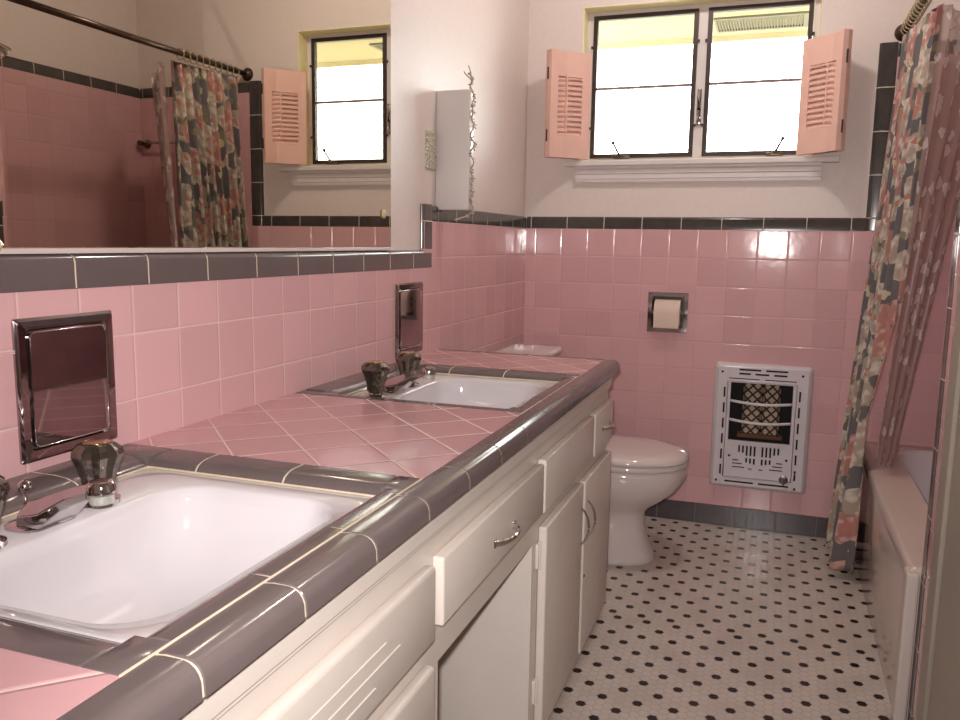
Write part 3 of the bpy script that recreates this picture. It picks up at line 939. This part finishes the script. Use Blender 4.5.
b = bmesh.new(); lathe(b, (FX + 0.0195, -1.312, 0.26), [(0.0035, 0), (0.0035, 0.003), (0.001, 0.0035)], 10, 'x'); fixn(b); obj('catch_screw', b, M['hinge'], parent=d2)

# ------------------------------------------------------------------ toilet
TY = -0.47
to = thing('toilet', 'pale china toilet with closed lid between the vanity and the window wall', 'toilet', (0.35, TY, 0.0))
def egg(x0, x1, hy, z, n=32, p=2.3):
    cx, hx = (x0 + x1) / 2, (x1 - x0) / 2; out = []
    for i in range(n):
        a = 2 * PI * i / n; c, s = math.cos(a), math.sin(a)
        out.append((cx + hx * math.copysign(abs(c) ** (2 / p), c), TY + hy * math.copysign(abs(s) ** (2 / p), s), z))
    return out
bm = bmesh.new()
loft(bm, [egg(0.28, 0.643, 0.108, 0.001), egg(0.28, 0.648, 0.112, 0.010), egg(0.282, 0.640, 0.108, 0.03), egg(0.29, 0.618, 0.100, 0.08), egg(0.29, 0.606, 0.098, 0.13),
          egg(0.28, 0.604, 0.100, 0.175), egg(0.26, 0.622, 0.112, 0.198), egg(0.235, 0.670, 0.142, 0.232), egg(0.215, 0.712, 0.166, 0.268), egg(0.20, 0.736, 0.180, 0.305),
          egg(0.19, 0.744, 0.185, 0.335), egg(0.19, 0.742, 0.184, 0.352), egg(0.195, 0.732, 0.176, 0.357)])
fixn(bm); obj('bowl', bm, M['toilet'], parent=to, smooth=True, angle=60)
bm = bmesh.new(); loft(bm, [egg(0.245, 0.738, 0.182, 0.3575), egg(0.24, 0.746, 0.187, 0.362), egg(0.24, 0.746, 0.187, 0.372), egg(0.245, 0.741, 0.183, 0.377)]); fixn(bm)
obj('seat', bm, M['toilet'], parent=to, smooth=True, angle=60)
bm = bmesh.new(); loft(bm, [egg(0.245, 0.741, 0.183, 0.3785), egg(0.24, 0.748, 0.188, 0.383), egg(0.24, 0.746, 0.187, 0.394), egg(0.25, 0.730, 0.175, 0.404), egg(0.28, 0.68, 0.14, 0.411), egg(0.36, 0.58, 0.07, 0.415), egg(0.44, 0.50, 0.02, 0.416)]); fixn(bm)
obj('lid', bm, M['toilet'], parent=to, smooth=True, angle=60)
bm = bmesh.new(); loft(bm, [rrect(0.115, TY, 0.085, 0.20, 0.03, 0.355), rrect(0.115, TY, 0.092, 0.215, 0.03, 0.42), rrect(0.115, TY, 0.097, 0.222, 0.03, 0.694)]); fixn(bm)
obj('tank', bm, M['toilet'], parent=to, smooth=True, angle=50)
bm = bmesh.new(); loft(bm, [rrect(0.122, TY, 0.108, 0.230, 0.03, 0.6945), rrect(0.122, TY, 0.112, 0.235, 0.03, 0.702), rrect(0.122, TY, 0.112, 0.235, 0.03, 0.716), rrect(0.122, TY, 0.104, 0.227, 0.03, 0.725), rrect(0.122, TY, 0.06, 0.18, 0.03, 0.727)]); fixn(bm)
obj('tank_lid', bm, M['toilet'], parent=to, smooth=True, angle=50)
bm = bmesh.new(); box(bm, 0.03, 0.26, TY - 0.09, TY + 0.09, 0.30, 0.356, 0.02, 3); obj('bowl_shelf', bm, M['toilet'], parent=to, smooth=True, angle=50)
bm = bmesh.new(); lathe(bm, (0.212, TY + 0.15, 0.63), [(0.012, -0.002), (0.012, 0.006), (0.004, 0.010)], 16, 'x'); tube(bm, [(0.222, TY + 0.15, 0.63), (0.226, TY + 0.08, 0.622)], 0.005, 8); fixn(bm)
obj('flush_lever', bm, M['chrome'], parent=to, smooth=True, angle=50)

# ------------------------------------------------------------------ paper holder and roll
hp = thing('toilet_paper_holder', 'recessed chrome toilet paper holder in the pink tiled back wall', 'paper holder', (0.595, 0.0, 0.772))
bm = bmesh.new(); perf(bm, 0.517, 0.674, 0.772, 0.931, [(0.534, 0.657, 0.789, 0.914)], -0.005, -0.0005, mpy)
obj('frame', bm, M['chrome'], parent=hp)
bm = bmesh.new()
perf(bm, 0.531, 0.659, 0.786, 0.917, [(0.5335, 0.6565, 0.7885, 0.9145)], -0.0006, 0.08, mpy); box(bm, 0.531, 0.659, 0.0805, 0.084, 0.786, 0.917)
obj('recess_box', bm, plain('dark_chrome', srgb(70, 66, 64), 0.3, 0.9), parent=hp)
for s, xx in ((-1, 0.5345), (1, 0.6565)):
    bm = bmesh.new(); box(bm, min(xx, xx - s * 0.012), max(xx, xx - s * 0.012), -0.018, 0.03, 0.846, 0.858, 0.002); obj('roller_arm', bm, M['chrome'], parent=hp)
bm = bmesh.new(); lathe(bm, (0.5475, 0.005, 0.852), [(0.008, 0.0), (0.008, 0.096)], 14, 'x'); fixn(bm); obj('spindle', bm, M['chrome'], parent=hp, smooth=True, angle=40)
rl = thing('toilet_paper_roll', 'white toilet paper roll in the recessed chrome holder', 'toilet paper', (0.595, 0.005, 0.801))
bm = bmesh.new()
prof = [(0.0195, 0.0), (0.049, 0.0), (0.050, 0.002), (0.050, 0.098), (0.049, 0.100), (0.0195, 0.100)]
rings = [[(0.5455 + h, 0.005 + r * math.cos(2 * PI * i / 32), 0.852 + r * math.sin(2 * PI * i / 32)) for i in range(32)] for r, h in prof + [prof[0]]]
loft(bm, rings, cap0=False, cap1=False)
vs = [(0.5465, 0.0), (0.6445, 0.0)]
loft(bm, [[(x, -0.0455, 0.852), (x, -0.0465, 0.80), (x, -0.045, 0.792), (x, -0.044, 0.80), (x, -0.0448, 0.852)] for x in (0.5465, 0.6445)])
fixn(bm); obj('paper', bm, M['paper'], parent=rl, smooth=True, angle=40)
bm = bmesh.new()
rings = [[(0.5457 + h, 0.005 + r * math.cos(2 * PI * i / 24), 0.852 + r * math.sin(2 * PI * i / 24)) for i in range(24)] for r, h in ((0.018, 0), (0.0193, 0), (0.0193, 0.0996), (0.018, 0.0996), (0.018, 0))]
loft(bm, rings, cap0=False, cap1=False); fixn(bm); obj('card_core', bm, M['card'], parent=rl, smooth=True, angle=40)

# ------------------------------------------------------------------ gas wall heater
HX0, HX1, HZ0, HZ1 = 0.790, 1.150, 0.168, 0.666
hcx, hcz = (HX0 + HX1) / 2, (HZ0 + HZ1) / 2
ht = thing('wall_heater', 'white enamelled gas wall heater set low in the pink back wall', 'heater', (hcx, 0.0, HZ0))
bm = bmesh.new()
Rr = lambda k, y, r: [(a, y, c) for a, c, _ in rrect(hcx, hcz, (HX1 - HX0) / 2 - k, (HZ1 - HZ0) / 2 - k, r, 0, 5)]
loft(bm, [Rr(0.0, -0.0004, 0.014), Rr(0.0, -0.008, 0.014), Rr(0.006, -0.020, 0.014), Rr(0.014, -0.026, 0.012)], cap0=False, cap1=False); fixn(bm)
obj('outer_rim', bm, M['enamel'], parent=ht, smooth=True, angle=60)
slots = []
def hs(x0, x1, z, t=0.0072): slots.append((hcx + x0, hcx + x1, z, z + t))
def vs_(x, z0, z1, t=0.0068): slots.append((hcx + x, hcx + x + t, z0, z1))
hs(-0.088, -0.008, 0.640); hs(0.010, 0.090, 0.640)
hs(-0.088, -0.045, 0.624); hs(-0.028, 0.022, 0.624); hs(0.040, 0.088, 0.624)
hs(-0.125, -0.012, 0.606, 0.004); hs(0.008, 0.122, 0.606, 0.004)
for sx in (-0.142, 0.134):
    for k in range(6): vs_(sx, 0.222 + k * 0.062, 0.262 + k * 0.062)
hs(-0.120, -0.012, 0.192); hs(0.006, 0.118, 0.192)
OP = (hcx - 0.116, hcx + 0.112, 0.362, 0.592)
slots.append(OP)
for k in range(-5, 6):
    if k == 0: continue
    x = k * 0.0145; top = 0.344; L = 0.040 - 0.0026 * abs(k) * (abs(k) > 3)
    vs_(x - 0.0025, top - L, top, 0.0068)
    if abs(k) < 4: vs_(x - 0.0025, top - L - 0.036 + 0.003 * abs(k), top - L - 0.009, 0.0068)
for k, (a, c) in enumerate(((-0.095, -0.072), (-0.095, -0.058), (-0.095, -0.048))):
    hs(a, c, 0.282 - 0.014 * k, 0.0045); hs(-c - 0.004, -a - 0.004, 0.282 - 0.014 * k, 0.0045)
hs(-0.035, -0.020, 0.250, 0.0045); hs(0.005, 0.020, 0.250, 0.0045)
bm = bmesh.new(); perf(bm, HX0 + 0.0145, HX1 - 0.0145, HZ0 + 0.0145, HZ1 - 0.0145, slots, -0.0265, -0.0235, mpy)
obj('front_plate', bm, M['enamel'], parent=ht)
bm = bmesh.new()
box(bm, HX0 + 0.012, HX1 - 0.012, -0.004, -0.001, HZ0 + 0.012, 0.2145); box(bm, HX0 + 0.012, HX1 - 0.012, -0.004, -0.001, 0.6205, HZ1 - 0.012)
box(bm, HX0 + 0.012, 0.8345, -0.004, -0.001, 0.2145, 0.6205); box(bm, 1.1225, HX1 - 0.012, -0.004, -0.001, 0.2145, 0.6205)
perf(bm, 0.836, 1.121, 0.216, 0.619, [(0.839, 1.118, 0.219, 0.616)], -0.004, 0.08, mpy)
obj('firebox', bm, M['void'], parent=ht, label='dark cavity behind the front plate')
bm = bmesh.new(); box(bm, OP[0] - 0.004, OP[1] + 0.004, -0.010, 0.0, OP[2] - 0.012, OP[2] - 0.002)
for x in (OP[0] - 0.004, OP[1]): box(bm, x, x + 0.004, -0.0232, 0.06, OP[2], OP[3])
obj('firebox_liner', bm, plain('burnt_steel', srgb(92, 78, 66), 0.6, 0.4, var=0.3), parent=ht)
for x0, x1 in ((hcx - 0.070, hcx + 0.002), (hcx + 0.004, hcx + 0.070)):
    bm = bmesh.new(); loft(bm, [[(x0, 0.04, z), (x0 + 0.01, 0.022, z), (x1 - 0.01, 0.022, z), (x1, 0.04, z)] for z in (0.385, 0.590)]); fixn(bm)
    obj('radiant', bm, M['lattice'], parent=ht, label='ceramic radiant with diamond lattice')
bm = bmesh.new(); box(bm, hcx - 0.085, hcx + 0.085, 0.005, 0.05, 0.368, 0.384, 0.003); obj('burner', bm, plain('rusty_burner', srgb(120, 84, 64), 0.7, 0.4, var=0.3), parent=ht)
for z in (0.520, 0.445):
    bm = bmesh.new(); tube(bm, [(hcx - 0.116 + 0.228 * i / 10, -0.026 - 0.020 * math.sin(PI * i / 10), z - 0.006 * math.sin(PI * i / 10)) for i in range(11)], 0.0058, 8); fixn(bm)
    obj('guard_bar', bm, M['enamel'], parent=ht, smooth=True)
bm = bmesh.new()
tube(bm, [(hcx - 0.128, -0.027, 0.215), (hcx - 0.128, -0.027, 0.595), (hcx - 0.118, -0.028, 0.600), (hcx + 0.118, -0.028, 0.600), (hcx + 0.125, -0.027, 0.595), (hcx + 0.125, -0.027, 0.215), (hcx - 0.128, -0.027, 0.215)], 0.0035, 6); fixn(bm)
obj('raised_bead', bm, M['enamel'], parent=ht, smooth=True)
bm = bmesh.new()
n = 10
loft(bm, [[(hcx - 0.112 + 0.221 * i / n, -0.027 - 0.010 * math.sin(PI * i / n), z + 0.0) for i in range(n + 1)] + [(hcx - 0.112 + 0.221 * (n - i) / n, -0.0268, z) for i in range(n + 1)] for z in (0.352, 0.364)]); fixn(bm)
obj('lip', bm, M['enamel'], parent=ht)
for x, z in ((-0.152, 0.196), (0.140, 0.190), (-0.150, 0.632), (0.143, 0.632), (-0.108, 0.300), (0.104, 0.300)):
    bm = bmesh.new(); lathe(bm, (hcx + x, -0.0262, z), [(0.0048, 0.0), (0.0048, -0.002), (0.001, -0.003)], 10, 'y'); fixn(bm); obj('screw', bm, M['hinge'], parent=ht)
bm = bmesh.new(); lathe(bm, (hcx + 0.098, -0.026, 0.222), [(0.017, 0.0), (0.017, -0.004), (0.010, -0.006), (0.010, -0.022), (0.002, -0.023)], 14, 'y'); box(bm, hcx + 0.0955, hcx + 0.1005, -0.052, -0.040, 0.205, 0.239, 0.002); fixn(bm)
obj('control_knob', bm, plain('grey_knob', srgb(120, 112, 108), 0.3, 0.8), parent=ht, smooth=True, angle=40)

# ------------------------------------------------------------------ box on the left wall, lace cover plate, garland
wb = thing('wall_box', 'slim white box standing out from the left wall beyond the mirror', 'wall box', (0.045, -0.935, 1.212))
bm = bmesh.new(); box(bm, -0.0119, 0.098, -0.950, -0.910, 1.214, 1.570, 0.004, 3); obj('casing', bm, M['plastic'], parent=wb, smooth=True, angle=40)
bm = bmesh.new(); box(bm, -0.0119, 0.004, -0.9485, -0.905, 1.2155, 1.5685, 0.002); obj('mounting_flange', bm, M['plastic'], parent=wb)
bm = bmesh.new()
loft(bm, [[(-0.0119, a, c) for a, c, _ in rrect(-0.992, 1.388, 0.036, 0.056, 0.006, 0, 4)], [(-0.008, a, c) for a, c, _ in rrect(-0.992, 1.388, 0.036, 0.056, 0.006, 0, 4)], [(-0.005, a, c) for a, c, _ in rrect(-0.992, 1.388, 0.032, 0.052, 0.006, 0, 4)]]); fixn(bm)
pl = recenter(tag(obj('cover_plate', bm, M['lace']), 'small lacy white cover plate between the mirror and the wall box', 'cover plate'))
bm = bmesh.new()
pts = []
for i in range(60):
    f = i / 59; z = 1.615 - 0.41 * f
    pts.append((0.103 + 0.004 * math.sin(i * 0.9) - 0.012 * max(0, 0.12 - f) * 8, -0.938 + 0.008 * math.sin(i * 0.7), z))
pts += [(0.094, -0.955, 1.195), (0.085, -0.985, 1.188), (0.078, -1.01, 1.182)]
tube(bm, pts, 0.0022, 5)
for i in range(150):
    f = random.random()
    p = Vector(pts[int(f * (len(pts) - 1))]); a = random.uniform(0, 2 * PI); L = random.uniform(0.006, 0.014)
    q = p + Vector((math.cos(a) * L * 0.8, math.sin(a) * L, random.uniform(-0.010, 0.006)))
    s = Vector((-math.sin(a), math.cos(a), 0.3)) * random.uniform(0.002, 0.004)
    m_ = (p + q) / 2 + Vector((0, 0, 0.002))
    vv = [bm.verts.new(x) for x in (p, m_ + s, q, m_ - s)]; bm.faces.new(vv)
    vv = [bm.verts.new(x + Vector((0.0008, 0.0008, 0.0008))) for x in (p, m_ - s, q, m_ + s)]; bm.faces.new(vv)
tube(bm, [(0.096, -0.940, 1.60), (0.084, -0.950, 1.612), (0.080, -0.955, 1.620)], 0.002, 5)
tube(bm, [(0.100, -0.940, 1.59), (0.097, -0.944, 1.62), (0.090, -0.944, 1.638)], 0.002, 5)
tube(bm, [(0.099, -0.940, 1.52), (0.094, -0.946, 1.52)], 0.0015, 5)
recenter(tag(obj('dried_garland', bm, M['garland']), 'pale dried flower garland hanging down the edge of the white wall box', 'garland'))

# ------------------------------------------------------------------ bathtub
tb = thing('bathtub', 'beige enamelled bathtub in the tiled alcove behind the shower curtain', 'bathtub', (1.65, -0.65, 0.0))
bm = bmesh.new()
y0, y1, x0, x1 = YA + 0.003, -0.003, 1.318, XR - 0.003
N = 8
cxt, cyt = (x0 + x1) / 2, (y0 + y1) / 2; hxt, hyt = (x1 - x0) / 2, (y1 - y0) / 2
RR = [rrect(cxt, cyt, hxt, hyt, 0.004, 0.362, N), rrect(cxt, cyt, hxt, hyt, 0.004, 0.385, N), rrect(cxt, cyt, hxt - 0.004, hyt - 0.004, 0.006, 0.396, N), rrect(cxt, cyt, hxt - 0.012, hyt - 0.012, 0.012, 0.400, N)]
bxc = cxt + 0.030
RR.append(rrect(bxc, cyt, hxt - 0.088, hyt - 0.078, 0.10, 0.399, N))
RR2 = [rrect(bxc, cyt, hxt - 0.088, hyt - 0.078, 0.10, 0.399, N), rrect(bxc, cyt, hxt - 0.098, hyt - 0.088, 0.10, 0.390, N), rrect(bxc, cyt, hxt - 0.115, hyt - 0.12, 0.11, 0.25, N), rrect(bxc, cyt, hxt - 0.13, hyt - 0.16, 0.12, 0.10, N), rrect(bxc, cyt, hxt - 0.18, hyt - 0.24, 0.10, 0.065, N)]
loft(bm, RR, cap0=False, cap1=False); fixn(bm); obj('rim', bm, M['tub'], parent=tb, smooth=True, angle=60)
bm = bmesh.new(); loft(bm, RR2[::-1], cap0=True, cap1=False); fixn(bm)
bo = obj('basin', bm, M['tubwhite'], parent=tb, smooth=True, angle=60, label='paler inside of the tub')
bm = bmesh.new(); box(bm, 1.324, 1.348, y0, y1, 0.001, 0.365, 0.002)
obj('apron', bm, M['tub'], parent=tb, smooth=True, angle=40)
bm = bmesh.new(); box(bm, 1.312, 1.3388, YA - 0.012, YA + 0.040, 0.001, 0.392, 0.006)
obj('end_panel', bm, plain('pale_panel', srgb(208, 196, 188), 0.2, nscale=6, var=0.02), parent=tb, label='pale upright panel at the near end of the tub')

# ------------------------------------------------------------------ curtain rod, rings, curtain, liner
XC, ZR = 1.362, 1.868
rod = thing('curtain_rod', 'dark metal shower curtain rod spanning the tub alcove', 'curtain rod', (XC, -0.65, ZR))
bm = bmesh.new(); tube(bm, [(XC, -0.008, ZR), (XC, -0.65, ZR - 0.002), (XC, YA + 0.008, ZR)], 0.0125, 16); fixn(bm); obj('tube', bm, M['rod'], parent=rod, smooth=True)
for ya, s in ((-0.0005 + 0.012, -1), (YA - 0.012 + 0.0005, 1)):
    bm = bmesh.new(); lathe(bm, (XC, ya, ZR), [(0.030, 0), (0.030, s * 0.005), (0.024, s * 0.012), (0.016, s * 0.022), (0.012, s * 0.024)], 20, 'y'); fixn(bm); obj('flange', bm, M['rod'], parent=rod, smooth=True, angle=50)


def cloth(fn, nu, nv, mat, th, width, height):
    b = bmesh.new(); uvl = b.loops.layers.uv.verify()
    g = [[b.verts.new(fn(i / nu, j / nv)) for j in range(nv + 1)] for i in range(nu + 1)]
    for i in range(nu):
        for j in range(nv):
            f = b.faces.new((g[i][j], g[i + 1][j], g[i + 1][j + 1], g[i][j + 1]))
            for l, (a, c) in zip(f.loops, ((i, j), (i + 1, j), (i + 1, j + 1), (i, j + 1))): l[uvl].uv = (a / nu * width, c / nv * height)
    return b


NF = 8.5
def cf(s, v):
    """s across the folds, v down the drop"""
    y_top = -0.070 - 0.385 * s
    y_bot = -0.095 - 0.345 * s
    k = v ** 1.7
    y = y_top * (1 - k) + y_bot * k + 0.010 * math.sin(5 * v + 9 * s) * v
    A = 0.016 + 0.020 * min(1, v * 2.0)
    ph = 2 * PI * NF * s + 0.8 * math.sin(3.1 * v + 2 * s)
    x = XC - 0.002 + 0.045 * s * max(0.0, 1 - 1.1 * v) - 0.008 * min(v * 5, 1) - (0.085 * k) + A * math.sin(ph) + 0.008 * math.sin(PI * 2 * 3.3 * s + v * 4) * v
    y += 0.010 * math.cos(ph) * min(1, v * 3)
    x = min(x, XC + 0.05 - 0.112 * min(1.0, max(0.0, v - 0.35) / 0.35))
    z = 1.838 - 1.805 * v + 0.006 * math.sin(ph) * (1 - v)
    return (x, y, z)
bm = cloth(cf, 240, 90, M['floral'], 0.001, 1.15, 1.80)
cu = tag(obj('shower_curtain', bm, M['floral'], smooth=True, keepuv=True), 'grey floral shower curtain with cream and coral blooms gathered at the rod end', 'shower curtain')
recenter(cu)
md = cu.modifiers.new('thickness', 'SOLIDIFY'); md.thickness = 0.0012; md.offset = 0


def lf(s, v):
    k = v
    # top edge sags away from the rod into the alcove; the hem narrows onto the tub rim
    tx, ty = XC + 0.040 + 0.187 * s, -0.515 + 0.170 * s
    bx_, by_ = XC - 0.040 + 0.065 * s, -0.512 + 0.085 * s
    x = tx * (1 - k) + bx_ * k; y = ty * (1 - k) + by_ * k
    ph = 2 * PI * 3.5 * s + 1.5 * v
    a = 0.016 * (1 - 0.4 * k)
    x += a * math.sin(ph) * 0.5; y += a * math.cos(ph)
    z = 1.825 - 0.03 * s - (1.385) * v
    return (x, y, z)
bm = cloth(lf, 90, 70, M['sheer'], 0.001, 0.55, 1.4)
li = tag(obj('shower_curtain_liner', bm, M['sheer'], smooth=True, keepuv=True), 'sheer brownish liner with pale blots hanging inside the floral curtain', 'curtain liner')
recenter(li)

ring0 = None
for k in range(10):
    y = -0.078 - 0.041 * k
    if ring0 is None:
        b = bmesh.new()
        pts = [(XC + 0.0185 * math.cos(2 * PI * i / 20), y, ZR - 0.006 + 0.0225 * math.sin(2 * PI * i / 20)) for i in range(21)]
        tube(b, pts, 0.0022, 6); fixn(b)
        ring0 = recenter(tag(obj('curtain_ring', b, plain('cream_ring', srgb(168, 148, 112), 0.4), smooth=True), 'small cream ring holding the floral curtain on the rod', 'curtain ring', 'rings along the curtain rod'))
    else:
        r = ring0.copy(); r.location = ring0.location + Vector((0, -0.041 * k, 0)); COL.objects.link(r)

# shower head on the near alcove wall, grab bar on the window-side alcove wall
sh = thing('wall_shower', 'chrome shower head on the alcove end wall, seen at the mirror edge', 'shower head', (1.50, YA, 1.70))
bm = bmesh.new(); lathe(bm, (1.50, YA + 0.0005, 1.76), [(0.028, 0), (0.024, 0.006), (0.012, 0.008)], 18, 'y'); tube(bm, [(1.50, YA + 0.002, 1.76), (1.50, YA + 0.07, 1.765), (1.498, YA + 0.12, 1.745)], 0.009, 10); fixn(bm)
obj('arm', bm, M['chrome'], parent=sh, smooth=True)
bm = bmesh.new()
rr = []
dv = Vector((-0.12, 0.45, -0.5)).normalized(); a_ = dv.cross(Vector((0, 0, 1))).normalized(); c_ = dv.cross(a_)
for r, h in ((0.012, 0), (0.016, 0.012), (0.030, 0.035), (0.034, 0.048), (0.030, 0.050)):
    p = Vector((1.498, YA + 0.118, 1.750)) + dv * h
    rr.append([p + a_ * r * math.cos(2 * PI * i / 20) + c_ * r * math.sin(2 * PI * i / 20) for i in range(20)])
loft(bm, rr); fixn(bm); obj('rose', bm, M['chrome'], parent=sh, smooth=True, angle=50)
gb = thing('towel_bar', 'short metal towel bar high on the alcove wall, seen in the mirror', 'towel bar', (1.80, 0.0, 1.565))
bm = bmesh.new(); tube(bm, [(1.955, -0.045, 1.567), (1.66, -0.045, 1.567)], 0.007, 10); fixn(bm); obj('bar', bm, M['chrome'], parent=gb, smooth=True)
for x in (1.940, 1.665):
    bm = bmesh.new(); lathe(bm, (x, -0.0005, 1.567), [(0.022, 0), (0.020, -0.008), (0.011, -0.020), (0.013, -0.058), (0.004, -0.060)], 16, 'y'); fixn(bm); obj('bracket', bm, M['bronze'], parent=gb, smooth=True, angle=50)

# made-up ceiling disc above the added fill light, out of view
cl = thing('fill_light_disc', 'round white disc added on the ceiling over the fill light, in front of the window', 'lamp', (0.75, -0.80, CEIL))
bm = bmesh.new(); lathe(bm, (0.75, -0.80, CEIL), [(0.14, -0.0005), (0.14, -0.015), (0.10, -0.022), (0.01, -0.024)], 28); fixn(bm); obj('base', bm, M['enamel'], parent=cl, smooth=True, angle=40)

for o in list(bpy.data.objects):
    if '_base' in o: del o['_base']
